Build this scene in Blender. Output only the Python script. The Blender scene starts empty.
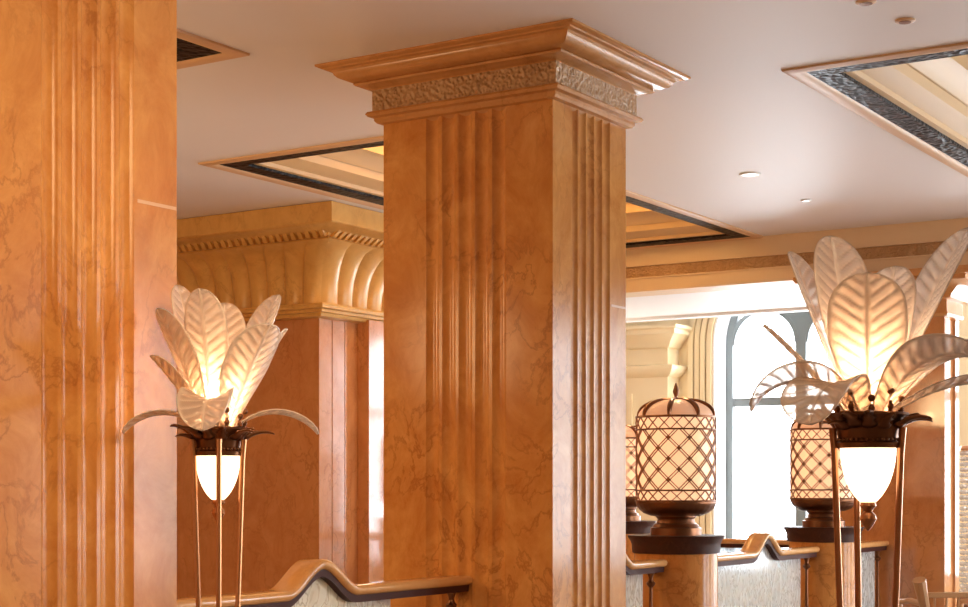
import bpy, math, random
from math import sin, cos, pi, radians, sqrt, atan2
from mathutils import Vector
random.seed(7)
S = bpy.context.scene
C = S.collection

# ------------------------------------------------------------------ camera, sky, light, exposure
EYE = 1.6
YAW = radians(32.66)
cd = bpy.data.cameras.new('camera'); cam = bpy.data.objects.new('camera', cd); C.objects.link(cam)
cd.sensor_width = 36.0; cd.lens = 1606 / 968 * 36.0
cd.shift_y = (488 - 303.5) / 968
cam.location = (0, 0, EYE); cam.rotation_euler = (pi / 2, 0, YAW)
cd.clip_start = 0.05; cd.clip_end = 200
S.camera = cam
S.view_settings.view_transform = 'Standard'; S.view_settings.look = 'None'
S.view_settings.gamma = 1.0; S.view_settings.use_curve_mapping = False
S.view_settings.exposure = 0.26

W = bpy.data.worlds.new('sky'); S.world = W; W.use_nodes = True
wb = W.node_tree.nodes['Background']
wb.inputs[0].default_value = (0.86, 0.93, 1.0, 1); wb.inputs[1].default_value = 14.0

def lamp(name, kind, loc, power, col, size=0.3, rot=None, sy=None, portal=False, spot=None):
    l = bpy.data.lights.new(name, kind); l.energy = power; l.color = col
    o = bpy.data.objects.new(name, l); C.objects.link(o); o.location = loc
    if rot: o.rotation_euler = rot
    if kind == 'AREA':
        if sy: l.shape = 'RECTANGLE'; l.size = size; l.size_y = sy
        else: l.shape = 'DISK'; l.size = size
        if portal: l.cycles.is_portal = True
    else:
        l.shadow_soft_size = size
    if spot: l.spot_size = spot; l.spot_blend = 0.8
    return o

WARM = (1.0, 0.66, 0.34)
DAY = (0.92, 0.96, 1.0)
# daylight through the tall windows: portals guide the sky through the openings
WIN_X = [-8.255, -4.10, -0.8, 2.55]
for x in WIN_X:
    lamp('window_daylight', 'AREA', (x, 21.05, 1.9), 1, (1, 1, 1), 2.3, (-pi / 2, 0, 0), 4.2, portal=True)
SIDE_Y = [15.4, 18.9]
for y in SIDE_Y:
    lamp('window_daylight', 'AREA', (6.05, y, 1.9), 1, (1, 1, 1), 2.3, (pi / 2, 0, pi / 2), 4.2, portal=True)
# added warm fill lights without fixtures, out of view, to brighten the hall
def aim(a, b): return (Vector(b) - Vector(a)).to_track_quat('-Z', 'Y').to_euler()
p_ = (-1.0, 3.0, 3.7); lamp('column_fill_spot', 'SPOT', p_, 420, WARM, 0.7, aim(p_, (-4.64, 4.5, 1.7)), spot=radians(75))  # added unseen spot that brightens the left column, no fixture
lamp('warm_fill', 'POINT', (-9.5, 6.0, 3.0), 120, WARM, 0.45)
lamp('warm_fill', 'POINT', (-4.0, -2.5, 1.9), 62, WARM, 0.45)
lamp('warm_fill', 'POINT', (-8.2, 3.5, 2.9), 130, WARM, 0.45)
lamp('warm_fill', 'POINT', (-1.2, 12.6, 2.2), 4, WARM, 0.45)
lamp('warm_fill', 'POINT', (-7.4, 10.6, 2.3), 20, WARM, 0.3)
lamp('bay_fill', 'POINT', (-10.5, 17.2, 2.9), 75, (1.0, 0.86, 0.66), 0.4)  # added fill point behind the central column, brightens the window bay

# ------------------------------------------------------------------ mesh builder
class MB:
    def __init__(self): self.v = []; self.f = []; self.mi = []
    def add(self, vs, fs, m=0):
        n = len(self.v); self.v += [tuple(p) for p in vs]
        self.f += [tuple(i + n for i in f) for f in fs]; self.mi += [m] * len(fs)
    def box(self, lo, hi, m=0, rz=0, piv=None):
        x0, y0, z0 = lo; x1, y1, z1 = hi
        vs = [(x0, y0, z0), (x1, y0, z0), (x1, y1, z0), (x0, y1, z0), (x0, y0, z1), (x1, y0, z1), (x1, y1, z1), (x0, y1, z1)]
        if rz:
            cx, cy = piv or ((x0 + x1) / 2, (y0 + y1) / 2); c, s = cos(rz), sin(rz)
            vs = [(cx + (x - cx) * c - (y - cy) * s, cy + (x - cx) * s + (y - cy) * c, z) for x, y, z in vs]
        self.add(vs, [(0, 3, 2, 1), (4, 5, 6, 7), (0, 1, 5, 4), (1, 2, 6, 5), (2, 3, 7, 6), (3, 0, 4, 7)], m)
    def prism(self, poly, z0, z1, axis='z', m=0, caps=True):
        n = len(poly)
        if axis == 'z': vs = [(a, b, z0) for a, b in poly] + [(a, b, z1) for a, b in poly]
        else: vs = [(a, z0, b) for a, b in poly] + [(a, z1, b) for a, b in poly]
        fs = [(i, (i + 1) % n, n + (i + 1) % n, n + i) for i in range(n)]
        if caps: fs += [tuple(range(n - 1, -1, -1)), tuple(range(n, 2 * n))]
        self.add(vs, fs, m)
    def lathe(self, prof, n=32, c=(0, 0, 0), m=0, caps=True, ripple=None):
        vs = []; fs = []
        for k, (r, z) in enumerate(prof):
            for i in range(n):
                a = 2 * pi * i / n; rr = r
                if ripple: rr = r * (1 + ripple(a, z))
                vs.append((c[0] + rr * cos(a), c[1] + rr * sin(a), c[2] + z))
        for k in range(len(prof) - 1):
            for i in range(n):
                j = (i + 1) % n
                fs.append((k * n + i, k * n + j, (k + 1) * n + j, (k + 1) * n + i))
        if caps:
            if prof[0][0] > 1e-4: fs.append(tuple(range(n - 1, -1, -1)))
            if prof[-1][0] > 1e-4: fs.append(tuple(range((len(prof) - 1) * n, len(prof) * n)))
        self.add(vs, fs, m)
    def sqsweep(self, prof, x0, x1, y0, y1, m=0, caps=True):
        vs = []; fs = []
        for o, z in prof:
            vs += [(x0 - o, y0 - o, z), (x1 + o, y0 - o, z), (x1 + o, y1 + o, z), (x0 - o, y1 + o, z)]
        for k in range(len(prof) - 1):
            for i in range(4):
                j = (i + 1) % 4
                fs.append((k * 4 + i, k * 4 + j, k * 4 + 4 + j, k * 4 + 4 + i))
        if caps: fs += [(3, 2, 1, 0), tuple(range(len(vs) - 4, len(vs)))]
        self.add(vs, fs, m)
    def tube(self, pts, r, n=10, m=0):
        pts = [Vector(p) for p in pts]; N = len(pts)
        rs = r if isinstance(r, (list, tuple)) else [r] * N
        vs = []; fs = []; up = None
        for k in range(N):
            t = (pts[min(k + 1, N - 1)] - pts[max(k - 1, 0)]).normalized()
            if up is None:
                up = Vector((0, 0, 1)) if abs(t.z) < 0.9 else Vector((1, 0, 0))
            b = t.cross(up).normalized(); u = b.cross(t).normalized(); up = u
            for i in range(n):
                a = 2 * pi * i / n; vs.append(pts[k] + (b * cos(a) + u * sin(a)) * rs[k])
        for k in range(N - 1):
            for i in range(n):
                j = (i + 1) % n; fs.append((k * n + i, k * n + j, k * n + n + j, k * n + n + i))
        fs += [tuple(range(n - 1, -1, -1)), tuple(range((N - 1) * n, N * n))]
        self.add(vs, fs, m)
    def ball(self, c, r, n=12, sz=1.0, m=0):
        h = max(4, n // 2)
        self.lathe([(max(1e-5, r * sin(pi * k / h)), -r * sz * cos(pi * k / h)) for k in range(h + 1)], n, c, m)
    def grid(self, pts, nu, nv, m=0):
        fs = [(a * nv + b, (a + 1) * nv + b, (a + 1) * nv + b + 1, a * nv + b + 1) for a in range(nu - 1) for b in range(nv - 1)]
        self.add(pts, fs, m)
    def sweep(self, path, prof, side=(1, 0, 0), m=0):
        """profile (b along side, n in the plane) along a path lying in a vertical plane"""
        sd = Vector(side); P = [Vector(p) for p in path]; N = len(P); n = len(prof); vs = []; fs = []
        for k in range(N):
            t = (P[min(k + 1, N - 1)] - P[max(k - 1, 0)]).normalized()
            nn = sd.cross(t).normalized()
            if nn.z < 0: nn = -nn
            for b, q in prof: vs.append(P[k] + sd * b + nn * q)
        for k in range(N - 1):
            for i in range(n):
                j = (i + 1) % n; fs.append((k * n + i, k * n + j, k * n + n + j, k * n + n + i))
        fs += [tuple(range(n - 1, -1, -1)), tuple(range((N - 1) * n, N * n))]
        self.add(vs, fs, m)
    def build(self, name, mat, parent=None, smooth=35, bevel=0, solid=0, loc=None, label=None):
        me = bpy.data.meshes.new(name); me.from_pydata(self.v, [], self.f); me.validate()
        for mt in (mat if isinstance(mat, (list, tuple)) else [mat]): me.materials.append(mt)
        if len(me.polygons) == len(self.mi): me.polygons.foreach_set('material_index', self.mi)
        import bmesh
        bm = bmesh.new(); bm.from_mesh(me); bmesh.ops.recalc_face_normals(bm, faces=bm.faces); bm.to_mesh(me); bm.free()
        if smooth:
            me.shade_smooth(); me.set_sharp_from_angle(angle=radians(smooth))
        o = bpy.data.objects.new(name, me); C.objects.link(o)
        if parent is not None: o.parent = parent
        if loc: o.location = loc
        if solid:
            md = o.modifiers.new('thick', 'SOLIDIFY'); md.thickness = solid; md.offset = 0
        if bevel:
            md = o.modifiers.new('bevel', 'BEVEL'); md.width = bevel; md.segments = 2; md.limit_method = 'ANGLE'
        if label: o['label'] = label
        return o

def thing(name, label, cat, loc=(0, 0, 0), rz=0, group=None):
    o = bpy.data.objects.new(name, None); C.objects.link(o); o.location = loc; o.rotation_euler = (0, 0, rz)
    o.empty_display_size = 0.2; o['label'] = label; o['category'] = cat
    if group: o['group'] = group
    return o
def structure(o, label=None, cat=None):
    o['kind'] = 'structure'
    if label: o['label'] = label
    if cat: o['category'] = cat
    return o

# ------------------------------------------------------------------ materials
def new_mat(name):
    m = bpy.data.materials.new(name); m.use_nodes = True
    nt = m.node_tree; return m, nt, nt.nodes['Principled BSDF']
def plain(name, col, rough=0.5, metal=0.0, coat=0.0, emit=None, es=0.0, bump=0.0, bscale=40):
    m, nt, b = new_mat(name)
    b.inputs['Base Color'].default_value = (*col, 1); b.inputs['Roughness'].default_value = rough
    b.inputs['Metallic'].default_value = metal; b.inputs['Coat Weight'].default_value = coat
    if emit: b.inputs['Emission Color'].default_value = (*emit, 1); b.inputs['Emission Strength'].default_value = es
    if bump:
        tc = nt.nodes.new('ShaderNodeTexCoord'); nz = nt.nodes.new('ShaderNodeTexNoise'); nz.inputs['Scale'].default_value = bscale
        bp = nt.nodes.new('ShaderNodeBump'); bp.inputs['Strength'].default_value = bump; bp.inputs['Distance'].default_value = 0.01
        nt.links.new(tc.outputs['Object'], nz.inputs['Vector']); nt.links.new(nz.outputs['Fac'], bp.inputs['Height'])
        nt.links.new(bp.outputs['Normal'], b.inputs['Normal'])
    return m
def ramp(nt, stops):
    r = nt.nodes.new('ShaderNodeValToRGB'); e = r.color_ramp.elements
    e[0].position, e[0].color = stops[0][0], (*stops[0][1], 1); e[1].position, e[1].color = stops[-1][0], (*stops[-1][1], 1)
    for p, c in stops[1:-1]:
        k = e.new(p); k.color = (*c, 1)
    return r
def marble(name, a, b_, vein, rough=0.12, spec=0.38, scale=1.0, relief=0, rscale=30, vein_w=0.026, coat=0.0):
    m, nt, b = new_mat(name); L = nt.links.new
    tc = nt.nodes.new('ShaderNodeTexCoord'); mp = nt.nodes.new('ShaderNodeMapping')
    mp.inputs['Scale'].default_value = (scale, scale, scale * 0.7); mp.inputs['Rotation'].default_value = (0.5, 0.3, 0.2)
    L(tc.outputs['Object'], mp.inputs['Vector'])
    n1 = nt.nodes.new('ShaderNodeTexNoise'); n1.inputs['Scale'].default_value = 4.2; n1.inputs['Detail'].default_value = 8; n1.inputs['Roughness'].default_value = 0.72
    n1.inputs['Distortion'].default_value = 0.6
    L(mp.outputs[0], n1.inputs['Vector'])
    r1 = ramp(nt, [(0.32, a), (0.68, b_)]); L(n1.outputs['Fac'], r1.inputs['Fac'])
    # thin veins: where a distorted noise crosses one half
    n2 = nt.nodes.new('ShaderNodeTexNoise'); n2.inputs['Scale'].default_value = 4.6; n2.inputs['Detail'].default_value = 10; n2.inputs['Roughness'].default_value = 0.58
    n2.inputs['Distortion'].default_value = 0.35
    L(mp.outputs[0], n2.inputs['Vector'])
    sb = nt.nodes.new('ShaderNodeMath'); sb.operation = 'SUBTRACT'; sb.inputs[1].default_value = 0.5; L(n2.outputs['Fac'], sb.inputs[0])
    ab = nt.nodes.new('ShaderNodeMath'); ab.operation = 'ABSOLUTE'; L(sb.outputs[0], ab.inputs[0])
    r2 = ramp(nt, [(0.0, (1, 1, 1)), (vein_w, (0, 0, 0))]); L(ab.outputs[0], r2.inputs['Fac'])
    n3 = nt.nodes.new('ShaderNodeTexNoise'); n3.inputs['Scale'].default_value = 1.6; L(mp.outputs[0], n3.inputs['Vector'])
    r3 = ramp(nt, [(0.42, (0, 0, 0)), (0.66, (0.55, 0.55, 0.55))]); L(n3.outputs['Fac'], r3.inputs['Fac'])
    mu = nt.nodes.new('ShaderNodeMath'); mu.operation = 'MULTIPLY'; L(r2.outputs[0], mu.inputs[0]); L(r3.outputs[0], mu.inputs[1])
    mx = nt.nodes.new('ShaderNodeMixRGB'); mx.inputs[2].default_value = (*vein, 1); L(mu.outputs[0], mx.inputs[0]); L(r1.outputs[0], mx.inputs[1])
    L(mx.outputs[0], b.inputs['Base Color'])
    b.inputs['Roughness'].default_value = rough; b.inputs['Coat Weight'].default_value = coat; b.inputs['Specular IOR Level'].default_value = spec
    if relief:
        vo = nt.nodes.new('ShaderNodeTexVoronoi'); vo.inputs['Scale'].default_value = rscale; vo.feature = 'SMOOTH_F1'
        L(tc.outputs['Object'], vo.inputs['Vector'])
        bp = nt.nodes.new('ShaderNodeBump'); bp.inputs['Strength'].default_value = relief; bp.inputs['Distance'].default_value = 0.02
        L(vo.outputs['Distance'], bp.inputs['Height']); L(bp.outputs[0], b.inputs['Normal'])
    return m
M = {}
M['marble'] = marble('polished_rose_marble', (0.73, 0.36, 0.110), (0.53, 0.195, 0.048), (0.30, 0.085, 0.022), 0.16, spec=.2)
M['marble_far'] = marble('polished_pink_marble', (0.62, 0.29, 0.12), (0.50, 0.20, 0.075), (0.30, 0.11, 0.04), 0.1, spec=.75)
M['capital'] = marble('carved_stone', (0.66, 0.34, 0.13), (0.55, 0.26, 0.09), (0.42, 0.18, 0.06), 0.22)
M['frieze'] = marble('carved_frieze_stone', (0.58, 0.36, 0.19), (0.45, 0.26, 0.12), (0.3, 0.15, 0.06), 0.4, relief=1.0, rscale=48)
M['gilt'] = marble('gilded_plaster', (0.76, 0.46, 0.15), (0.62, 0.34, 0.10), (0.46, 0.22, 0.05), 0.3)
M['ceiling'] = plain('ceiling_plaster', (0.82, 0.79, 0.80), 0.52, bump=0.02, bscale=3)
M['cream'] = plain('cream_plaster', (0.80, 0.63, 0.38), 0.5)
M['cove'] = plain('coffer_plaster', (0.70, 0.49, 0.25), 0.5)
M['tan'] = plain('tan_moulding', (0.72, 0.47, 0.27), 0.45)
M['beam'] = plain('beam_plaster', (0.80, 0.62, 0.42), 0.5)
M['white'] = plain('white_plaster', (0.88, 0.88, 0.88), 0.5)
M['bronze'] = plain('bronze', (0.20, 0.085, 0.04), 0.33, 0.85, bump=0.05, bscale=60)
M['lattice'] = plain('brown_lattice_metal', (0.27, 0.115, 0.05), 0.45, 0.3)
M['bronze_leg'] = plain('copper_bronze', (0.52, 0.24, 0.11), 0.28, 0.85)
M['darkstone'] = marble('dark_brown_marble', (0.075, 0.028, 0.018), (0.05, 0.02, 0.014), (0.10, 0.045, 0.025), 0.42, .15, 3)
M['rail'] = marble('handrail_marble', (0.76, 0.42, 0.17), (0.66, 0.33, 0.12), (0.5, 0.22, 0.08), 0.1)
M['subrail'] = plain('dark_wood', (0.07, 0.025, 0.02), 0.45)
M['subrail'].node_tree.nodes['Principled BSDF'].inputs['Specular IOR Level'].default_value = .15
M['frame'] = plain('grey_window_paint', (0.17, 0.19, 0.19), 0.45)
M['floor'] = marble('floor_marble', (0.44, 0.345, 0.28), (0.34, 0.26, 0.20), (0.2, 0.13, 0.08), 0.2)
M['wood'] = plain('chair_wood', (0.58, 0.33, 0.16), 0.3)
M['cloth'] = plain('chair_fabric', (0.6, 0.42, 0.24), 0.9, bump=0.3, bscale=300)
M['pale_line'] = plain('pale_strip_stone', (0.74, 0.46, 0.25), 0.2)

def grille():
    m, nt, b = new_mat('pierced_bronze_grille'); L = nt.links.new
    tc = nt.nodes.new('ShaderNodeTexCoord')
    vo = nt.nodes.new('ShaderNodeTexVoronoi'); vo.inputs['Scale'].default_value = 22; L(tc.outputs['Object'], vo.inputs['Vector'])
    r = ramp(nt, [(0.25, (0.005, 0.004, 0.004)), (0.6, (0.022, 0.017, 0.017))]); L(vo.outputs['Distance'], r.inputs['Fac']); L(r.outputs[0], b.inputs['Base Color'])
    b.inputs['Roughness'].default_value = 0.4
    bp = nt.nodes.new('ShaderNodeBump'); bp.inputs['Strength'].default_value = .5; bp.inputs['Distance'].default_value = 0.02; b.inputs['Specular IOR Level'].default_value = 0.1
    L(vo.outputs['Distance'], bp.inputs['Height']); L(bp.outputs[0], b.inputs['Normal']); return m
M['grille'] = grille()

def mixers(name):
    m = bpy.data.materials.new(name); m.use_nodes = True; nt = m.node_tree; nt.nodes.clear()
    out = nt.nodes.new('ShaderNodeOutputMaterial'); return m, nt, out
def leaf_glass():
    m, nt, out = mixers('cast_leaf_glass'); L = nt.links.new
    at_ = nt.nodes.new('ShaderNodeAttribute'); at_.attribute_name = 'vein'
    tr = nt.nodes.new('ShaderNodeBsdfTransparent'); tr.inputs[0].default_value = (1, 0.95, 0.90, 1)
    tl = nt.nodes.new('ShaderNodeBsdfTranslucent'); tl.inputs[0].default_value = (1.0, 0.86, 0.73, 1)
    df = nt.nodes.new('ShaderNodeBsdfDiffuse'); df.inputs[0].default_value = (0.92, 0.82, 0.74, 1)
    gl = nt.nodes.new('ShaderNodeBsdfGlossy'); gl.inputs['Roughness'].default_value = 0.12
    fr = nt.nodes.new('ShaderNodeLayerWeight'); fr.inputs['Blend'].default_value = 0.25
    a = nt.nodes.new('ShaderNodeMixShader'); L(tl.outputs[0], a.inputs[1]); L(df.outputs[0], a.inputs[2])
    r0 = nt.nodes.new('ShaderNodeMapRange'); r0.inputs['To Min'].default_value = 0.35; r0.inputs['To Max'].default_value = 0.85; L(at_.outputs['Fac'], r0.inputs['Value']); L(r0.outputs[0], a.inputs[0])
    rg = nt.nodes.new('ShaderNodeMapRange'); rg.inputs['To Min'].default_value = 0.52; rg.inputs['To Max'].default_value = 0.92; L(at_.outputs['Fac'], rg.inputs['Value'])
    b = nt.nodes.new('ShaderNodeMixShader'); L(rg.outputs[0], b.inputs[0]); L(tr.outputs[0], b.inputs[1]); L(a.outputs[0], b.inputs[2])
    c = nt.nodes.new('ShaderNodeMixShader'); L(b.outputs[0], c.inputs[1]); L(gl.outputs[0], c.inputs[2])
    mt = nt.nodes.new('ShaderNodeMath'); mt.operation = 'MULTIPLY_ADD'; mt.inputs[1].default_value = 0.55; mt.inputs[2].default_value = 0.07
    L(fr.outputs['Facing'], mt.inputs[0]); L(mt.outputs[0], c.inputs[0])
    L(c.outputs[0], out.inputs['Surface']); return m
M['leaf'] = leaf_glass()
def pane_glass():
    m, nt, out = mixers('window_glass'); L = nt.links.new
    tr = nt.nodes.new('ShaderNodeBsdfTransparent'); gl = nt.nodes.new('ShaderNodeBsdfGlossy'); gl.inputs['Roughness'].default_value = 0.02
    b = nt.nodes.new('ShaderNodeMixShader'); b.inputs[0].default_value = 0.05
    L(tr.outputs[0], b.inputs[1]); L(gl.outputs[0], b.inputs[2]); L(b.outputs[0], out.inputs['Surface']); return m
M['pane'] = pane_glass()
def etched():
    m, nt, out = mixers('etched_glass'); L = nt.links.new
    tc = nt.nodes.new('ShaderNodeTexCoord'); mp = nt.nodes.new('ShaderNodeMapping'); mp.inputs['Scale'].default_value = (1, 1.0, 0.45)
    L(tc.outputs['Object'], mp.inputs['Vector'])
    nz = nt.nodes.new('ShaderNodeTexNoise'); nz.inputs['Scale'].default_value = 8; nz.inputs['Distortion'].default_value = 2.5; nz.inputs['Detail'].default_value = 3
    L(mp.outputs[0], nz.inputs['Vector'])
    r = ramp(nt, [(0.44, (0.75, 0.75, 0.75)), (0.5, (0.35, 0.35, 0.35)), (0.56, (0.92, 0.92, 0.92))]); L(nz.outputs['Fac'], r.inputs['Fac'])
    tr = nt.nodes.new('ShaderNodeBsdfTransparent'); tr.inputs[0].default_value = (0.9, 0.96, 0.97, 1)
    df = nt.nodes.new('ShaderNodeBsdfDiffuse'); df.inputs[0].default_value = (0.9, 0.95, 0.98, 1)
    tl = nt.nodes.new('ShaderNodeBsdfTranslucent'); tl.inputs[0].default_value = (0.86, 0.95, 1, 1)
    gl = nt.nodes.new('ShaderNodeBsdfGlossy'); gl.inputs['Roughness'].default_value = 0.1
    a = nt.nodes.new('ShaderNodeMixShader'); a.inputs[0].default_value = 0.72; L(df.outputs[0], a.inputs[1]); L(tl.outputs[0], a.inputs[2])
    b = nt.nodes.new('ShaderNodeMixShader'); L(r.outputs[0], b.inputs[0]); L(tr.outputs[0], b.inputs[1]); L(a.outputs[0], b.inputs[2])
    c = nt.nodes.new('ShaderNodeMixShader'); c.inputs[0].default_value = 0.1; L(b.outputs[0], c.inputs[1]); L(gl.outputs[0], c.inputs[2])
    L(c.outputs[0], out.inputs['Surface']); return m
M['etched'] = etched()
def glow(name, col, strength, base):
    m, nt, b = new_mat(name)
    b.inputs['Base Color'].default_value = (*base, 1); b.inputs['Roughness'].default_value = 0.35
    b.inputs['Emission Color'].default_value = (*col, 1); b.inputs['Emission Strength'].default_value = strength
    return m
M['bowl'] = glow('lit_alabaster_bowl', (1.0, 0.66, 0.40), 2.6, (0.9, 0.8, 0.7))
M['shade'] = glow('lit_amber_glass_shade', (1.0, 0.58, 0.32), 0.72, (0.85, 0.62, 0.40))
M['dome'] = glow('dim_amber_dome_glass', (1.0, 0.5, 0.28), 0.25, (0.75, 0.5, 0.34))
M['lens'] = glow('lit_downlight_lens', (1.0, 0.97, 0.95), 4.0, (0.9, 0.9, 0.9))
M['bead'] = plain('crystal_bead', (0.75, 0.72, 0.66), 0.08, 0.5)

# ------------------------------------------------------------------ the setting
CEIL = 4.175
X0, X1, Y0, Y1 = -14.0, 6.0, -6.0, 20.59
m = MB(); m.box((X0 - .3, Y0 - .3, -0.1), (X1 + .3, Y1 + .6, 0)); structure(m.build('floor', M['floor']))
COFFERS = [(-8.66, -6.42, 1.6, 7.155), (-8.66, -6.565, 9.60, 15.30), (-3.68, -0.9, 9.42, 15.30)]
BEAM_Y = 15.36
m = MB()
xs = sorted({X0, X1, *[c[0] for c in COFFERS], *[c[1] for c in COFFERS]}); ys = sorted({Y0, BEAM_Y, *[c[2] for c in COFFERS], *[c[3] for c in COFFERS]})
for a, b in zip(xs, xs[1:]):
    for c, d in zip(ys, ys[1:]):
        mx, my = (a + b) / 2, (c + d) / 2
        if any(q[0] < mx < q[1] and q[2] < my < q[3] for q in COFFERS): continue
        m.add([(a, c, CEIL), (b, c, CEIL), (b, d, CEIL), (a, d, CEIL)], [(0, 1, 2, 3)])
o = structure(m.build('ceiling', M['ceiling'], smooth=0))
m = MB(); m.box((X0 - .1, Y0 - .1, CEIL + 1.2), (X1 + .1, Y1 + .6, CEIL + 1.3)); structure(m.build('ceiling', M['white']))

# walls with arched openings
def arched_wall(L0, L1, centres, hw, sill, spring, top, t0, t1, axis, mat, name):
    """wall along axis ('x' at y=t0..t1 or 'y' at x=t0..t1) with arched openings"""
    m = MB()
    def P(poly):
        if axis == 'x': m.prism(poly, t0, t1, axis='y')
        else:
            n = len(poly); vs = [(t0, a, b) for a, b in poly] + [(t1, a, b) for a, b in poly]
            fs = [(i, (i + 1) % n, n + (i + 1) % n, n + i) for i in range(n)] + [tuple(range(n)), tuple(range(2 * n - 1, n - 1, -1))]
            m.add(vs, fs)
    e = L0
    for c in centres:
        P([(e, 0), (c - hw, 0), (c - hw, top), (e, top)])
        P([(c - hw, 0), (c + hw, 0), (c + hw, sill), (c - hw, sill)])
        N = 24; arc = [(c - hw * cos(pi * i / N), spring + hw * sin(pi * i / N)) for i in range(N + 1)]
        for p, q in zip(arc, arc[1:]): P([p, q, (q[0], top), (p[0], top)])
        e = c + hw
    P([(e, 0), (L1, 0), (L1, top), (e, top)])
    return structure(m.build(name, mat, smooth=25))
HW, SILL, SPRING = 1.125, 0.35, 3.61
arched_wall(X0, X1, WIN_X, HW, SILL, SPRING, CEIL + 1.2, 20.59, 21.12, 'x', M['cream'], 'wall_front')
arched_wall(Y0, 20.59, SIDE_Y, HW, SILL, SPRING, CEIL + 1.2, X1, X1 + .4, 'y', M['cream'], 'wall_right')
m = MB(); m.box((X0 - .2, Y0, 0), (X0, 21.12, CEIL + 1.2)); structure(m.build('wall_left', M['marble_far']))
m = MB(); m.box((X0, Y0 - .2, 0), (X1, Y0, CEIL + 1.2)); structure(m.build('wall_back', M['marble_far']))

def ring_bar(mb, c, z, r0, r1, y0, y1, a0=0, a1=pi, n=28):
    for i in range(n):
        p, q = a0 + (a1 - a0) * i / n, a0 + (a1 - a0) * (i + 1) / n
        mb.prism([(c - r1 * cos(p), z + r1 * sin(p)), (c - r1 * cos(q), z + r1 * sin(q)), (c - r0 * cos(q), z + r0 * sin(q)), (c - r0 * cos(p), z + r0 * sin(p))], y0, y1, axis='y')
# windows of the front wall: a paired-light arch under one large arch
def window(i, c, y):
    root = bpy.data.objects.new('window_%d' % i, None); C.objects.link(root); root.location = (c, y, 0); structure(root)
    f = MB()
    fw = 0.115
    f.box((-HW, -.05, SILL), (-HW + fw, .05, SPRING)); f.box((HW - fw, -.05, SILL), (HW, .05, SPRING))
    ring_bar(f, 0, SPRING, HW - fw, HW, -.05, .05)
    f.box((-HW, -.05, SILL), (HW, .05, SILL + .12))
    f.build('window_frame', M['frame'], root, smooth=20)
    g = MB()
    g.box((-.075, -.05, SILL + .12), (.075, .05, SPRING + .1))
    for s in (-1, 1):
        cx = s * (HW - fw + .075) / 2; r = (HW - fw - .075) / 2
        ring_bar(g, cx, SPRING, r - .02, r + .045, -.04, .04)
    r = (HW - fw - .075) / 2; cx = (HW - fw + .075) / 2; N = 14
    pts = [(-cx + r * sin(pi / 2 * i / N), SPRING + r * cos(pi / 2 * i / N)) for i in range(N + 1)]
    pts += [(-x, z) for x, z in reversed(pts)]
    g.prism(pts, -.035, .035, axis='y')
    g.box((-HW + fw, -.04, 2.745), (-.075, .04, 2.865)); g.box((.075, -.04, 2.745), (HW - fw, .04, 2.865))
    g.build('mullion', M['frame'], root, smooth=20)
    p = MB(); N = 24
    p.prism([(-HW + .02, SILL + .02), (HW - .02, SILL + .02)] + [((HW - .02) * cos(pi * k / N), SPRING + (HW - .02) * sin(pi * k / N)) for k in range(N + 1)], .0, .012, axis='y')
    p.build('pane', M['pane'], root, smooth=0)
for i, c in enumerate(WIN_X): window(i + 1, c, 21.0)
# white reveal and moulded cream archivolt round each front window
m = MB(); a = MB()
for c in WIN_X:
    for lst, r0, r1, y0, y1 in ((m, HW - .012, HW + .02, 20.575, 20.95),):
        ring_bar(lst, c, SPRING, r0, r1, y0, y1)
        for s in (-1, 1):
            lst.box((c + s * r0 if s > 0 else c - r1, y0, SILL), (c + s * r1 if s > 0 else c - r0, y1, SPRING))
    for k in range(4):
        r0 = HW + .035 + k * .09; r1 = r0 + .07; dpt = .05 + .015 * (k % 2)
        ring_bar(a, c, SPRING, r0, r1, 20.59 - dpt, 20.60)
        for s in (-1, 1):
            a.box((c + s * r0 if s > 0 else c - r1, 20.59 - dpt, 0), (c + s * r1 if s > 0 else c - r0, 20.60, SPRING))
structure(m.build('trim_1', M['white'], smooth=20)); structure(a.build('trim_2', M['cream'], smooth=20))

# wall block with moulded cornice left of the window
m = MB(); bx0, bx1, by0, by1 = -13.9, -9.93, 20.24, 20.6
m.box((bx0, by0, 0), (bx1, by1, 3.15))
m.sqsweep([(0, 3.15), (.05, 3.18), (.10, 3.22), (.13, 3.28), (.13, 3.31), (.02, 3.33), (0, 3.33), (0, 3.55), (.04, 3.57), (.07, 3.63), (.16, 3.72), (.2, 3.74), (.2, 3.80), (.24, 3.82), (.24, 3.86), (0, 3.88)], bx0, bx1, by0, by1)
for lo, hi in (((-10.55, by0 - .03, 1.27), (-10.48, by0 - .001, 2.86)), ((-12.6, by0 - .03, 1.27), (-12.53, by0 - .001, 2.86)), ((-12.6, by0 - .03, 2.86), (-10.48, by0 - .001, 2.93)), ((-12.6, by0 - .03, 1.2), (-10.48, by0 - .001, 1.27))):
    m.box(lo, hi)
structure(m.build('trim_3', M['cream'], smooth=30))

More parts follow.
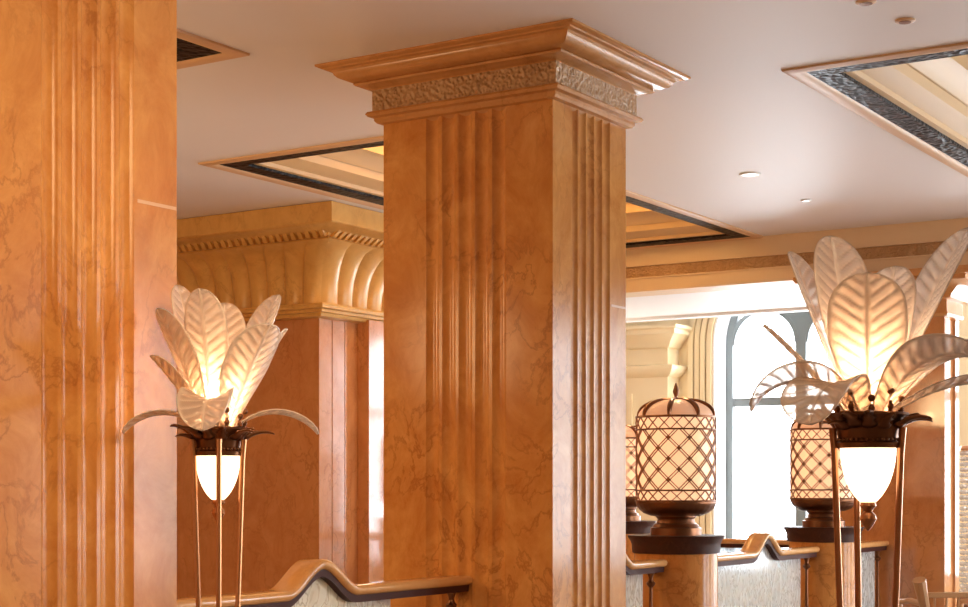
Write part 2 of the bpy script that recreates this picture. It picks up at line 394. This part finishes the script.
# beam with carved frieze; white soffit behind it
SOF = 2.1 + EYE
m = MB()
m.box((X0, BEAM_Y, 2.375 + EYE), (X1, BEAM_Y + .5, CEIL + .25)); m.box((X0, BEAM_Y, SOF), (X1, BEAM_Y + .4, 2.245 + EYE))
m.box((X0, BEAM_Y - .02, 2.235 + EYE), (X1, BEAM_Y + .01, 2.25 + EYE)); m.box((X0, BEAM_Y - .02, 2.37 + EYE), (X1, BEAM_Y + .01, 2.385 + EYE))
structure(m.build('trim_4', M['beam'], smooth=0))
m = MB(); m.box((X0, BEAM_Y + .008, 2.245 + EYE), (X1, BEAM_Y + .4, 2.375 + EYE)); structure(m.build('trim_5', M['frieze'], smooth=0))
m = MB(); m.box((X0, BEAM_Y + .4, SOF), (X1, 17.8, CEIL + .2)); m.box((X0, 17.7, SOF - .035), (X1, 17.86, SOF + .01)); m.box((X0, 17.8, SOF - .02), (X1, 17.9, SOF + .12))
structure(m.build('trim_6', M['white'], smooth=0))

# ------------------------------------------------------------------ ceiling coffers
def coffer(c, label, watts):
    x0, x1, y0, y1 = c
    root = thing('ceiling_coffer', label, 'coffer', ((x0 + x1) / 2, (y0 + y1) / 2, CEIL))
    hx, hy = (x1 - x0) / 2, (y1 - y0) / 2
    a = MB(); a.sqsweep([(.115, 0.002), (.11, -.012), (.08, -.02), (.04, -.018), (.01, -.01), (0, .01)], -hx, hx, -hy, hy, caps=False)
    a.build('outer_moulding', M['tan'], root, smooth=50)
    g = MB(); g.sqsweep([(0, .004), (-.004, -.006), (-.156, -.002), (-.16, .02)], -hx, hx, -hy, hy, caps=False)
    g.build('grille', M['grille'], root, smooth=0)
    v = MB(); i = -.16
    v.sqsweep([(i, .02), (i - .05, .02), (i - .06, .05), (i - .10, .06), (i - .20, .10), (i - .22, .16), (i - .24, .16), (i - .34, .24), (i - .40, .26), (i - .40, .36), (i - .46, .36),
               (i - .52, .48), (i - .60, .55), (i - .66, .56)], -hx, hx, -hy, hy, caps=False)
    v.build('cove', M['cove'], root, smooth=30)
    q = hx + i - .66; r = hy + i - .66
    p = MB(); p.box((-q - .05, -r - .05, .56), (q + .05, r + .05, .6)); p.build('panel', M['white'], root)
    l = lamp('cove_light', 'AREA', (0, 0, .30), watts, (1.0, 0.62, 0.26), 2 * q * .8, (pi, 0, 0), 2 * r * .9); l.parent = root
    return root
coffer(COFFERS[0], 'coffer with dark grille border, only its corner showing beside the nearest left column', 6)
coffer(COFFERS[1], 'bright cream coffer with dark border in the ceiling behind the central column', 65)
coffer(COFFERS[2], 'golden coffer with broad dark border at the top right of the ceiling', 1.2)

# ------------------------------------------------------------------ columns
def flute_line(p, q, flat, n, depth, out):
    """points along p->q (excluding q): flat, n concave flutes, flat; out = outward normal"""
    L = sqrt((q[0] - p[0]) ** 2 + (q[1] - p[1]) ** 2); d = ((q[0] - p[0]) / L, (q[1] - p[1]) / L)
    pts = [(0, 0)]; w = (L - 2 * flat) / n; e = w * .09
    for i in range(n):
        a = flat + i * w
        for k in range(9):
            u = k / 8; pts.append((a + e + (w - 2 * e) * u, -depth * sin(pi * u) ** .7 if 0 < u < 1 else 0))
    return [(p[0] + d[0] * s + out[0] * h, p[1] + d[1] * s + out[1] * h) for s, h in pts]
def fluted(hx, hy, fx, fy, n=5, depth=.018):
    c = [(-hx, -hy), (hx, -hy), (hx, hy), (-hx, hy)]; nr = [(0, -1), (1, 0), (0, 1), (-1, 0)]; r = []
    for i in range(4): r += flute_line(c[i], c[(i + 1) % 4], fx if i % 2 == 0 else fy, n, depth, nr[i])
    return r
def column(x0, x1, y0, y1, fx, fy, label, strip_z=None, cap=True):
    hx, hy = (x1 - x0) / 2, (y1 - y0) / 2
    root = thing('marble_column', label, 'column', ((x0 + x1) / 2, (y0 + y1) / 2, 0), group='fluted columns of the colonnade')
    s = MB(); s.prism(fluted(hx, hy, fx, fy), .3, 3.86, caps=False); s.build('shaft', M['marble'], root, smooth=28)
    b = MB(); b.sqsweep([(.12, 0), (.12, .16), (.08, .2), (.09, .24), (.02, .28), (-.005, .31)], -hx, hx, -hy, hy); b.build('base', M['marble'], root, smooth=30)
    c = MB()
    c.sqsweep([(-.03, 3.80), (.0, 3.83), (.03, 3.835), (.042, 3.85), (.042, 3.866), (.07, 3.873), (.082, 3.888), (.072, 3.902), (.052, 3.908), (.04, 3.91)], -hx, hx, -hy, hy)
    c.sqsweep([(.05, 4.035), (.06, 4.044), (.085, 4.05), (.10, 4.056), (.125, 4.058), (.135, 4.068), (.125, 4.076), (.14, 4.08), (.165, 4.086), (.20, 4.10), (.218, 4.118), (.222, 4.132), (.235, 4.143), (.262, 4.146), (.268, 4.153), (.285, 4.156), (.30, 4.163), (.30, 4.1745)], -hx, hx, -hy, hy)
    c.build('capital', M['capital'], root, smooth=30)
    f = MB(); f.sqsweep([(.05, 3.90), (.05, 4.045)], -hx, hx, -hy, hy); f.build('frieze', M['frieze'], root, smooth=0)
    if strip_z:
        g = MB(); g.box((hx - .004, hy - fy + .01, strip_z - .012), (hx + .0015, hy - .004, strip_z + .002)); g.build('pale_strip', M['pale_line'], root)  # thin pale strip across the far flat of the right face
    return root
CX0, CX1 = -5.838, -4.638
column(CX0, CX1, 3.92, 4.889, .3, .235, 'nearest orange marble column filling the left edge, its top out of view', strip_z=2.755)
column(CX0, CX1, 7.966, 8.866, .305, .20, 'tall fluted orange marble column in the centre with carved capital at the ceiling', strip_z=2.72)

# far right column under the beam
def plain_column(x0, x1, y0, y1, zc, label):
    hx, hy = (x1 - x0) / 2, (y1 - y0) / 2
    root = thing('marble_column', label, 'column', ((x0 + x1) / 2, (y0 + y1) / 2, 0))
    s = MB(); s.prism(fluted(hx, hy, hx, .1, 3, .02) if False else [(-hx, -hy), (hx, -hy), (hx, -hy + .12), (hx - .025, -hy + .13), (hx - .025, hy - .13), (hx, hy - .12), (hx, hy), (-hx, hy)], .25, zc + .02, caps=False)
    s.build('shaft', M['marble_far'], root, smooth=0)
    b = MB(); b.sqsweep([(.1, 0), (.1, .18), (.03, .24), (-.005, .26)], -hx, hx, -hy, hy); b.build('base', M['marble_far'], root)
    c = MB(); c.sqsweep([(-.02, zc - .01), (.03, zc), (.04, zc + .03), (.03, zc + .05), (.03, zc + .16), (.08, zc + .17), (.09, zc + .2), (.14, zc + .24), (.2, zc + .29), (.28, zc + .32), (.28, zc + .36), (.33, zc + .37), (.35, zc + .40), (.35, SOF)], -hx, hx, -hy, hy)
    c.build('capital', M['capital'], root, smooth=30)
    return root
plain_column(-5.70, -4.638, 15.5, 15.98, 1.665 + EYE, 'brown marble column under the beam behind the right floor lamp')

# big pier at the back left
def pier():
    x0, x1, y0, y1 = -12.6, -9.60, 12.06, 13.7
    root = thing('marble_pier', 'broad pink marble pier at back left under a gilded scrolled cornice', 'pier', ((x0 + x1) / 2, (y0 + y1) / 2, 0))
    hx, hy = (x1 - x0) / 2, (y1 - y0) / 2
    zt = 1.66 + EYE
    s = MB()
    g = lambda t: [(hx, -hy + t - .008), (hx - .012, -hy + t), (hx, -hy + t + .008)]
    s.prism([(-hx, -hy), (hx - .9 - 1.17, -hy), (hx - .9 - 1.16, -hy + .03), (hx - 1.04, -hy + .03), (hx - 1.03, -hy), (hx, -hy)] + g(.2) + g(.4) + [(hx, -hy + .606), (hx, hy), (-hx, hy)], .3, zt, caps=False)
    s.build('shaft', M['marble_far'], root, smooth=0)
    st = MB(); st.box((hx - .05, -hy + .606, .3), (hx + .14, hy - .02, zt - .01)); st.build('side_pilaster', M['marble_far'], root)
    b = MB(); b.sqsweep([(.16, 0), (.16, .2), (.08, .27), (-.005, .31)], -hx, hx, -hy, hy); b.build('base', M['marble_far'], root)
    c = MB()
    Z = lambda v: v + EYE
    c.sqsweep([(-.02, Z(1.62)), (.10, Z(1.63)), (.12, Z(1.66)), (.15, Z(1.665)), (.15, Z(1.69)), (.19, Z(1.70)), (.20, Z(1.725)), (.19, Z(1.745)), (.12, Z(1.75))], -hx, hx, -hy, hy)
    c.sqsweep([(.40, Z(2.24)), (.52, Z(2.26)), (.54, Z(2.28)), (.50, Z(2.30)), (.52, Z(2.33)), (.62, Z(2.355)), (.66, Z(2.38)), (.68, Z(2.385)), (.70, Z(2.40)), (.70, Z(2.570))], -hx, hx, -hy, hy)
    c.build('cornice', M['gilt'], root, smooth=30)
    # scrolled tongues on a cavetto, mitred at the corners, on the four sides
    t = MB()
    NU, NV = 9, 14
    def off(v):                       # cavetto profile: v 0 bottom .. 1 top
        return .12 + .44 * (1 - sqrt(max(0, 1 - v ** 2.2)))
    for side in range(4):
        L = hx if side % 2 == 0 else hy; D = hy if side % 2 == 0 else hx
        n = max(3, round(2 * L / .20)); w = 2 * L / n
        pts = []; cols = n * NU + 1
        for i in range(cols):
            u = i / (cols - 1); fr = (i % NU) / NU
            for k in range(NV):
                v = k / (NV - 1); o = off(v); zz = Z(1.745) + .52 * v
                dome = max(0, 1 - ((v - .86) / .14) ** 2) if v > .86 else 1
                bulge = .06 * (sin(pi * fr) ** .6 if 0 < fr < 1 else 0) * sqrt(dome)
                a = -L + 2 * L * u; a *= (L + o) / L; h = D + o + bulge
                if side == 0: p = (a, -h, zz)
                elif side == 1: p = (h, a, zz)
                elif side == 2: p = (-a, h, zz)
                else: p = (-h, -a, zz)
                pts.append(p)
        t.grid(pts, cols, NV)
        # row of slanted leaves under the fascia
        m2 = int(2 * (L + .5) / .085)
        for i in range(m2):
            a = -(L + .5) + (i + .5) * .085; h = D + .50
            q = [(a - .02, h - .02, Z(2.245)), (a + .025, h - .02, Z(2.245)), (a + .06, h + .13, Z(2.385)), (a + .015, h + .13, Z(2.385)),
                 (a - .02, h - .08, Z(2.27)), (a + .025, h - .08, Z(2.27)), (a + .06, h + .05, Z(2.39)), (a + .015, h + .05, Z(2.39))]
            R = {0: lambda x, y, z: (x, -y, z), 1: lambda x, y, z: (y, x, z), 2: lambda x, y, z: (-x, y, z), 3: lambda x, y, z: (-y, -x, z)}[side]
            t.add([R(*p) for p in q], [(0, 1, 2, 3), (4, 7, 6, 5), (0, 4, 5, 1), (1, 5, 6, 2), (2, 6, 7, 3), (3, 7, 4, 0)])
    t.build('scroll_band', M['gilt'], root, smooth=40)
pier()

# ------------------------------------------------------------------ pedestals, lanterns
RX = -5.27
PED = [
    ((RX, 10.88), .31, 'round marble pedestal with dark slab beside the central column', 'lit lattice lantern on the pedestal just right of the central column'),
    ((RX, 13.93), .31, 'round marble pedestal half hidden behind the right floor lamp', 'lit lattice lantern half hidden by the right floor lamp'),
    ((-8.04, 15.3), .31, 'round marble pedestal far back, seen behind the front lantern', 'distant lattice lantern peeking out behind the front lantern'),
]
SLAB = 1.6 - .352
def pedestal(c, label):
    root = thing('pedestal', label, 'pedestal', (c[0], c[1], 0), group='pedestals of the balustrade')
    s = MB(); s.lathe([(.345, 0), (.345, .14), (.325, .18), (.31, .22), (.31, SLAB - .13)], 48); s.build('drum', M['marble'], root, smooth=30)
    d = MB(); d.lathe([(.30, SLAB - .135), (.325, SLAB - .13), (.33, SLAB - .10), (.33, SLAB - .07), (.34, SLAB - .04), (.358, SLAB - .015), (.362, SLAB)], 48)
    d.build('slab', M['darkstone'], root, smooth=25)
    return root
def lantern(c, label):
    root = thing('lantern', label, 'lantern', (c[0], c[1], SLAB), group='lattice lanterns on pedestals')
    R = .292; zb, zt = .245, .88        # shade bottom and top above slab
    f = MB(); f.lathe([(.19, 0), (.19, .055), (.175, .06), (.16, .085), (.145, .09), (.135, .12), (.15, .135), (.15, .145)], 40); f.build('foot', M['bronze'], root, smooth=30)
    b = MB(); b.lathe([(.14, .14), (.19, .145), (.24, .165), (.275, .195), (.295, .23), (.30, .24), (.30, .25), (.28, .252)], 96, ripple=lambda a, z: .012 * abs(sin(a * 16)) if .15 < z < .235 else 0)
    b.build('bowl', M['bronze'], root, smooth=40)
    s = MB(); s.lathe([(R, zb), (R, zt)], 56, caps=False); s.build('shade', M['shade'], root)
    # lattice of crossing bronze strips wound round the shade
    l = MB(); RR = R + .003; bz = [zb + .09, zt - .095]
    def strip(a0, z0, a1, z1, w, dr=.006, n=12):
        pts = []
        d = sqrt(((a1 - a0) * R) ** 2 + (z1 - z0) ** 2); nx, nz = -(z1 - z0) / d * w / 2, (a1 - a0) * R / d * w / 2
        for k in range(n + 1):
            u = k / n; a = a0 + (a1 - a0) * u; z = z0 + (z1 - z0) * u
            for sg, rr in ((-1, RR - .003), (-1, RR + dr), (1, RR + dr), (1, RR - .003)):
                aa = a + sg * nx / R; pts.append((rr * cos(aa), rr * sin(aa), z + sg * nz))
        fs = []
        for k in range(n):
            for i in range(4):
                j = (i + 1) % 4; fs.append((k * 4 + i, k * 4 + j, k * 4 + 4 + j, k * 4 + 4 + i))
        l.add(pts, fs)
    N = 12; step = 2 * pi / N; h = bz[1] - bz[0]; rise = 2.9           # diamonds in the height
    for i in range(N):
        for dd in (-.012, .012):
            a = i * step + dd / R
            strip(a, bz[0], a + rise * step, bz[1], .0055); strip(a, bz[0], a - rise * step, bz[1], .0055)
    # knots where strips cross
    kn = []
    for row in range(0, 8):
        z = bz[0] + h * row / (2 * rise)
        if z > bz[1] + .001: break
        for i in range(N):
            a = (i + (row % 2) / 2) * step; kn.append((a, z))
    for a, z in kn[N:]:
        c_, s_ = cos(a), sin(a); P = Vector((c_, s_, 0)) * (RR + .008); T = Vector((-s_, c_, 0)); U = Vector((0, 0, 1)); q = .019; Np = Vector((c_, s_, 0))
        vs = [P + T * q + Vector((0, 0, z)), P + U * q + Vector((0, 0, z)), P - T * q + Vector((0, 0, z)), P - U * q + Vector((0, 0, z))]
        vs += [v - Np * .012 for v in vs]
        l.add(vs, [(0, 1, 2, 3), (4, 7, 6, 5), (0, 4, 5, 1), (1, 5, 6, 2), (2, 6, 7, 3), (3, 7, 4, 0)])
    N2 = 20; st2 = 2 * pi / N2
    for z0, z1 in ((zb + .005, bz[0]), (bz[1], zt)):
        for i in range(N2):
            strip(i * st2, z0, (i + 1) * st2, z1, .006, n=5); strip(i * st2, z1, (i + 1) * st2, z0, .006, n=5)
    l.build('lattice', M['lattice'], root, smooth=0)
    for z in (zb + .012, bz[0], bz[1], zt):
        w = MB(); t = .012 if z != zt else .016
        w.lathe([(R, z - t / 2), (R + .012, z - t / 2), (R + .014, z), (R + .012, z + t / 2), (R, z + t / 2)], 56, caps=False); w.build('band', M['bronze'], root)
    # shallow ribbed dome
    def dz(u): return zt + .135 * sin(u * pi / 2)
    def dr(u): return (R - .01) * cos(u * pi / 2) ** .9 if u < 1 else .001
    d = MB(); d.lathe([(max(.002, dr(k / 14)), dz(k / 14)) for k in range(15)], 48, caps=False); dome = d.build('dome', M['dome'], root, label='dim amber glass dome')
    for i in range(8):
        a = 2 * pi * (i + .35) / 8; r = MB()
        r.tube([((dr(k / 12) + .004) * cos(a), (dr(k / 12) + .004) * sin(a), dz(k / 12) + .003) for k in range(13)], [.012, .014, .017, .019, .02, .02, .019, .018, .016, .013, .010, .008, .006], 8)
        r.build('rib', M['bronze'], dome)
    n = MB(); z = zt + .13; n.lathe([(.035, z), (.03, z + .012), (.012, z + .018), (.012, z + .03), (.02, z + .05), (.024, z + .065), (.014, z + .095), (.004, z + .125), (.0005, z + .13)], 16); n.build('finial', M['bronze'], root)
    lp = lamp('lantern_bulb', 'POINT', (0, 0, 1.12), 1.5, WARM, .04); lp.parent = root
    return root
for c, r, a, b in PED:
    pedestal(c, a); lantern(c, b)

# ------------------------------------------------------------------ balustrades
RAILZ = 1.6 - .521
def balustrade(p, q, label, hump=None, near_post=True, far_post=True, glass=(.12, .12), rise=.15, half=.30):
    """p, q: ends (x, y); built along its own +Y axis from 0 to L"""
    L = sqrt((q[0] - p[0]) ** 2 + (q[1] - p[1]) ** 2); rz = atan2(q[1] - p[1], q[0] - p[0]) - pi / 2
    root = thing('balustrade', label, 'balustrade', (p[0], p[1], 0), rz, group='glass balustrades along the terrace')
    def dz(y):
        if hump is None: return 0
        t = abs(y - hump) / half
        return rise * (.5 + .5 * cos(pi * t)) ** .85 if t < 1 else 0
    ysamp = sorted({0.0, L} | ({hump + half * (k / 20) for k in range(-22, 23)} if hump else set()))
    ysamp = [y for y in ysamp if 0 <= y <= L]
    def path(z): return [(0, y, z + dz(y)) for y in ysamp]
    w, t = .085, .052
    prof = [(-w + .02, 0), (-w + .006, -.008), (-w, -.022), (-w + .006, -.042), (-w + .02, -t), (w - .02, -t), (w - .006, -.042), (w, -.022), (w - .006, -.008), (w - .02, 0)]
    h = MB(); h.sweep(path(RAILZ), prof); h.build('handrail', M['rail'], root, smooth=50)
    s = MB(); s.sweep(path(RAILZ - t), [(-.06, .002), (-.055, -.04), (.055, -.04), (.06, .002)]); s.build('under_rail', M['subrail'], root, smooth=30)
    g = MB(); ga, gb = glass[0], L - glass[1]
    yy = sorted({ga, gb} | {y for y in ysamp if ga < y < gb}); bot = .10
    poly = [(y, RAILZ - t - .035 + dz(y)) for y in yy] + [(gb, bot), (ga, bot)]
    n = len(poly); vs = [(-.006, a, b) for a, b in poly] + [(.006, a, b) for a, b in poly]
    g.add(vs, [tuple(range(n)), tuple(range(2 * n - 1, n - 1, -1))] + [(i, (i + 1) % n, n + (i + 1) % n, n + i) for i in range(n)])
    g.build('etched_panel', M['etched'], root, smooth=0)
    bt = MB(); bt.box((-.05, .075, 0), (.05, L - .075, .09)); bt.build('bottom_rail', M['subrail'], root, bevel=.006)
    for y, on in ((.10, near_post), (L - .10, far_post)):
        if not on: continue
        b = MB(); top = RAILZ - t - .03
        b.lathe([(.018, .08), (.018, .2), (.028, .22), (.018, .24), (.013, .3), (.018, .5), (.013, .72), (.013, top - .12), (.03, top - .10), (.034, top - .085), (.02, top - .07), (.016, top - .05), (.026, top - .02), (.03, top)], 16, (0, y, 0))
        b.build('baluster', M['bronze'], root)
    # clear side panes beside the etched panel
    for a, b in ((.115, ga - .004), (gb + .004, L - .115)):
        if b - a > .05:
            c = MB(); c.box((-.005, a, bot), (.005, b, RAILZ - t - .035)); c.build('side_pane', M['pane'], root, smooth=0)
    return root
balustrade((RX, 4.889), (RX, 7.966), 'balustrade with humped handrail running from left floor lamp to central column', hump=1.69, glass=(.9, .72))
balustrade((RX, 8.866), (RX, 10.565), 'short balustrade between central column and front lantern pedestal', hump=.9, glass=(.3, .24))
balustrade((RX, 11.195), (RX, 13.615), 'humped balustrade between the two lantern pedestals in front of the window', hump=1.30, glass=(.16, .26))
balustrade((RX, 14.245), (RX, 15.5), 'short balustrade between rear pedestal and brown column', glass=(.2, .2))
balustrade((-7.725, 15.3), (RX - .09, 15.3), 'far cross balustrade below the arched window', glass=(.2, .2), far_post=False)

# ------------------------------------------------------------------ torchere floor lamps with glass leaves
def leaf(root, az, th0, th1, L, Wd, r0=.045, z0=0.0, cup=.25, twist=0.0, pw=1.0):
    NS, NU = 84, 31; pts = []; vein = []
    ca, sa = cos(az), sin(az); r, z = r0, z0
    for i in range(NS):
        s = i / (NS - 1)
        th = radians(th0 + (th1 - th0) * s ** pw)
        if i:
            r += sin(th) * L / (NS - 1); z += cos(th) * L / (NS - 1)
        e = min(1, s / .62); w = Wd / 2 * (.36 + .64 * e * e * (3 - 2 * e))
        if s > .70: w *= max(.03, sqrt(max(0, 1 - ((s - .70) / .30) ** 2.4)))
        tw = twist * s
        N = (cos(th), -sin(th))
        for j in range(NU):
            u = 2 * j / (NU - 1) - 1; au = abs(u)
            rib = s * L * 25 - au * w * 17
            saw = max(0, 1 - abs((rib % 1.0) - .5) * 4.6)
            vn = max(saw * min(1, 5 * au), max(0, 1 - au * 8), max(0, (au - .84) / .12) if au < .96 else 1)
            vn = min(1, vn); vein.append(vn)
            d = .0065 * vn - cup * w * u * u
            lat = w * u; lx = lat * cos(tw); d2 = d + lat * sin(tw)
            rr = r + N[0] * d2; zz = z + N[1] * d2
            pts.append((rr * ca - lx * sa, rr * sa + lx * ca, zz))
    m = MB(); m.grid(pts, NS, NU); o = m.build('leaf', M['leaf'], root, smooth=80, solid=.004)
    at_ = o.data.attributes.new('vein', 'FLOAT', 'POINT'); at_.data.foreach_set('value', vein)
    return o
def torchere(x, y, az0, leaves, legs, label, zc, power):
    """zc: height of the bowl rim"""
    root = thing('floor_lamp', label, 'floor lamp', (x, y, 0), group='leaf torcheres on three legs')
    # alabaster bowl
    R = .087; Hb = .187
    b = MB(); b.lathe([(.004, zc - Hb)] + [(R * (1 - (1 - k / 12) ** 2.1) ** .62, zc - Hb + Hb * k / 12) for k in range(1, 13)] + [(R - .008, zc)], 40)
    b.build('bowl', M['bowl'], root, label='glowing white glass bowl')
    f = MB(); z = zc - Hb; f.lathe([(.022, z + .012), (.026, z), (.018, z - .008), (.012, z - .018), (.024, z - .03), (.027, z - .042), (.018, z - .058), (.006, z - .075), (.001, z - .08)], 18); f.build('finial', M['bronze_leg'], root)
    # crown
    c = MB(); c.lathe([(R - .004, zc - .004), (R + .014, zc - .004), (R + .016, zc + .012), (R + .006, zc + .018), (R + .008, zc + .05), (R + .02, zc + .08), (R + .04, zc + .10), (R + .035, zc + .108), (R + .01, zc + .09), (R - .01, zc + .06), (R - .014, zc + .02)], 48,
                      ripple=lambda a, z: .03 * abs(sin(a * 9)) if z > zc + .03 else 0)
    for i in range(40):
        a = 2 * pi * i / 40; c.ball(((R + .016) * cos(a), (R + .016) * sin(a), zc + .022), .006, 8)
    crown = c.build('crown', M['bronze'], root, smooth=50)
    for i in range(14):                       # curled acanthus blades round the rim
        a = 2 * pi * (i + .5) / 14 + .1 * sin(i * 7.3); m = MB(); NS = 9; pts = []; ln = .088 + .024 * ((i * 5) % 3); r = R + .012; z = zc + .045
        for k in range(NS):
            s = k / (NS - 1); th = radians(18 + 62 * s + 8 * ((i * 3) % 4)); r += sin(th) * ln / NS; z += cos(th) * ln / NS
            w = .024 * (1 - s) ** .7 + .002; w *= 1 + .3 * sin(s * 20)
            for j in range(5):
                u = j / 2 - 1; d = .008 * u * u; pts.append(((r - d) * cos(a) - w * u * sin(a), (r - d) * sin(a) + w * u * cos(a), z + d))
        m.grid(pts, NS, 5); m.build('acanthus_blade', M['bronze'], crown, smooth=60, solid=.004)
    for i in range(10):                       # buds standing on the rim
        a = 2 * pi * (i + .2) / 10; m = MB(); rr = R + .012; hh = .05 + .022 * (i % 2)
        m.tube([(rr * cos(a), rr * sin(a), zc + .08), ((rr + .004) * cos(a), (rr + .004) * sin(a), zc + .10 + hh * .6)], [.009, .006], 8)
        m.ball(((rr + .004) * cos(a), (rr + .004) * sin(a), zc + .10 + hh * .35), .011, 10); m.ball(((rr + .005) * cos(a), (rr + .005) * sin(a), zc + .10 + hh), .012, 10)
        m.build('crown_bud', M['bronze'], crown)
    hub = MB(); hub.lathe([(.001, zc - .0), (R - .016, zc + .004), (R - .02, zc + .05), (.05, zc + .10), (.045, zc + .12), (.001, zc + .125)], 24); hub.build('leaf_socket', M['bronze'], root)
    # legs
    for la in legs:
        a = az0 + radians(la); m = MB(); rt, rb = R + .02, R - .028
        pts = [((rt + .006) * cos(a), (rt + .006) * sin(a), zc + .06), (rt * cos(a), rt * sin(a), zc - .02)]
        for k in range(1, 9):
            u = k / 8; r = rt + (rb - rt) * min(1, u * 1.25) + (.09 * max(0, (u - .75) / .25) ** 2)
            pts.append((r * cos(a), r * sin(a), (zc - .02) * (1 - u) + .04 * u))
        m.tube(pts, [.012] + [.0105] * (len(pts) - 1), 10); m.build('leg', M['bronze_leg'], root)
    bs = MB(); bs.lathe([(.22, 0), (.22, .02), (.2, .03), (.18, .045), (.02, .05)], 40); bs.build('base', M['bronze'], root, smooth=30)
    for (phi, t0, t1, L, Wd, *ex) in leaves:
        kw = ex[0] if ex else {}
        leaf(root, az0 + radians(phi), t0, t1, L, Wd, z0=zc + .085, **kw)
    l = lamp('torchere_bulb', 'POINT', (0, 0, zc + .26), power, (1.0, 0.72, 0.45), .05); l.parent = root
    l2 = lamp('torchere_bulb', 'POINT', (0, 0, zc + .17), power * .25, (1.0, 0.72, 0.45), .02); l2.parent = root
    return root
# left lamp, px 218 at distance 6.6
def at(px, d):
    k = (px - 484) / 1606; return (d * (k * cos(YAW) - sin(YAW)), d * (k * sin(YAW) + cos(YAW)))
dl = 6.3; xl, yl = at(218, dl)
LL = [(-120, 7, 12, .56, .185), (80, 8, 14, .54, .19), (35, 16, 30, .62, .18), (-48, 24, 38, .48, .24), (-100, 6, 172, .42, .20, dict(cup=.5)),
      (2, 38, 140, .40, .13), (176, 38, 140, .37, .13), (-152, 18, 30, .52, .19), (-166, 26, 46, .37, .18), (138, 13, 18, .62, .17), (-5, 22, 34, .47, .13)]
torchere(xl, yl, YAW + atan2(484 - 218, 1606), LL, (-150, -88, -28), 'tall bronze floor lamp with glass leaves standing beside the left column', 1.6 + 33 / 1606 * dl, 8)
dr_ = 5.1; xr, yr = at(868, dr_)
LR = [(-92, 3, 14, .46, .245), (128, 11, 16, .63, .22), (158, 19, 24, .60, .20), (34, 21, 35, .72, .20), (70, 18, 26, .56, .19), (-152, 20, 150, .45, .21, dict(twist=-.5)),
      (-120, 15, 172, .42, .23), (-42, 22, 125, .56, .24, dict(twist=.3)), (180, 38, 46, .42, .10), (3, 34, 82, .64, .14), (-14, 50, 118, .60, .18)]
torchere(xr, yr, YAW + atan2(484 - 868, 1606), LR, (-165, 110, -20), 'tall bronze floor lamp with glass leaves at the right in front of the window', 1.6 + 41 / 1606 * dr_, 4.6)

# ------------------------------------------------------------------ small ceiling things
def downlight(px, d, r, mat, label, name='downlight', lit=True):
    x, y = at(px, d); root = thing(name, label, 'downlight' if lit else 'detector', (x, y, CEIL))
    a = MB(); a.lathe([(r * .72, -.002), (r * .75, -.012), (r, -.012), (r * 1.04, -.004), (r * 1.04, .0)], 28, caps=False); a.build('trim_ring', M['white'], root)
    b = MB(); b.lathe([(.001, -.004), (r * .74, -.004)], 28, caps=False); b.build('lens', mat, root)
    return root
downlight(750, 13.17, .085, M['lens'], 'bright round recessed downlight in the white ceiling')
downlight(806, 14.36, .045, M['lens'], 'tiny dim recessed light nearer the beam than the bright downlight')
def detector(px, d, label):
    x, y = at(px, d); root = thing('ceiling_sensor', label, 'sensor', (x, y, CEIL))
    a = MB(); a.lathe([(.055, 0), (.055, -.006), (.04, -.012)], 24); a.build('plate', M['tan'], root)
    b = MB(); b.lathe([(.036, -.008), (.034, -.014), (.001, -.015)], 20); b.build('cap', M['bronze'], root)
detector(905, 8.84, 'small dark ceiling sensor near the top right corner')
detector(866, 8.50, 'small ceiling sensor cut by the top edge of the picture')

# ------------------------------------------------------------------ chair and bead column at the right
def chair():
    x, y = at(942, 13.2)
    root = thing('armchair', 'wooden armchair back showing at the bottom right corner before the brown column', 'chair', (x, y, 0), YAW + radians(8))
    s = MB(); s.box((-.27, -.26, .40), (.27, .26, .47)); s.build('seat', M['cloth'], root, bevel=.02)
    for sx in (-1, 1):
        for sy in (-1, 1):
            l = MB()
            if sy < 0:   # rear legs rise into the back, nearest the viewer
                l.tube([(sx * .25, -.25 - .06, 0), (sx * .25, -.25, .42), (sx * .27, -.29, .62), (sx * .36, -.38, .87)], [.02, .028, .04, .055], 10)
            else: l.tube([(sx * .25, .24, 0), (sx * .25, .24, .42), (sx * .27, .22, .64)], [.018, .022, .02], 10)
            l.build('leg', M['wood'], root)
        a = MB(); a.tube([(sx * .265, -.30, .66), (sx * .29, -.05, .68), (sx * .28, .24, .65)], [.02, .024, .022], 10); a.build('armrest', M['wood'], root)
    b = MB(); b.box((-.26, -.335, .72), (.26, -.295, .765)); b.build('back_rail', M['wood'], root, bevel=.008)
    for i in range(5):
        p = MB(); xx = -.2 + i * .1; p.tube([(xx, -.26, .45), (xx, -.315, .73)], .011, 8); p.build('spindle', M['wood'], root)
chair()
def bead_column():
    x, y = at(976, 18.0)
    root = thing('crystal_column', 'glittering column of crystal beads at the right edge behind the brown column', 'lamp', (x, y, 0))
    b = MB(); b.lathe([(.24, 0), (.24, .3), (.19, .34), (.19, .40)], 32); b.build('base', M['bronze'], root, smooth=30)
    m = MB(); rnd = random.Random(3)
    for k in range(26):
        for i in range(18):
            a = 2 * pi * (i + .5 * (k % 2)) / 18; m.ball((.16 * cos(a), .16 * sin(a), .44 + k * .062), .020 + .01 * rnd.random(), 8)
    o = m.build('beads', M['bead'], root); o['kind'] = 'stuff'
    t = MB(); t.lathe([(.18, 2.02), (.19, 2.04), (.17, 2.07), (.02, 2.09)], 32); t.build('cap', M['bronze_leg'], root)
    c = MB(); c.lathe([(.05, .4), (.05, 2.03)], 16); c.build('core', M['bronze'], root)
bead_column()
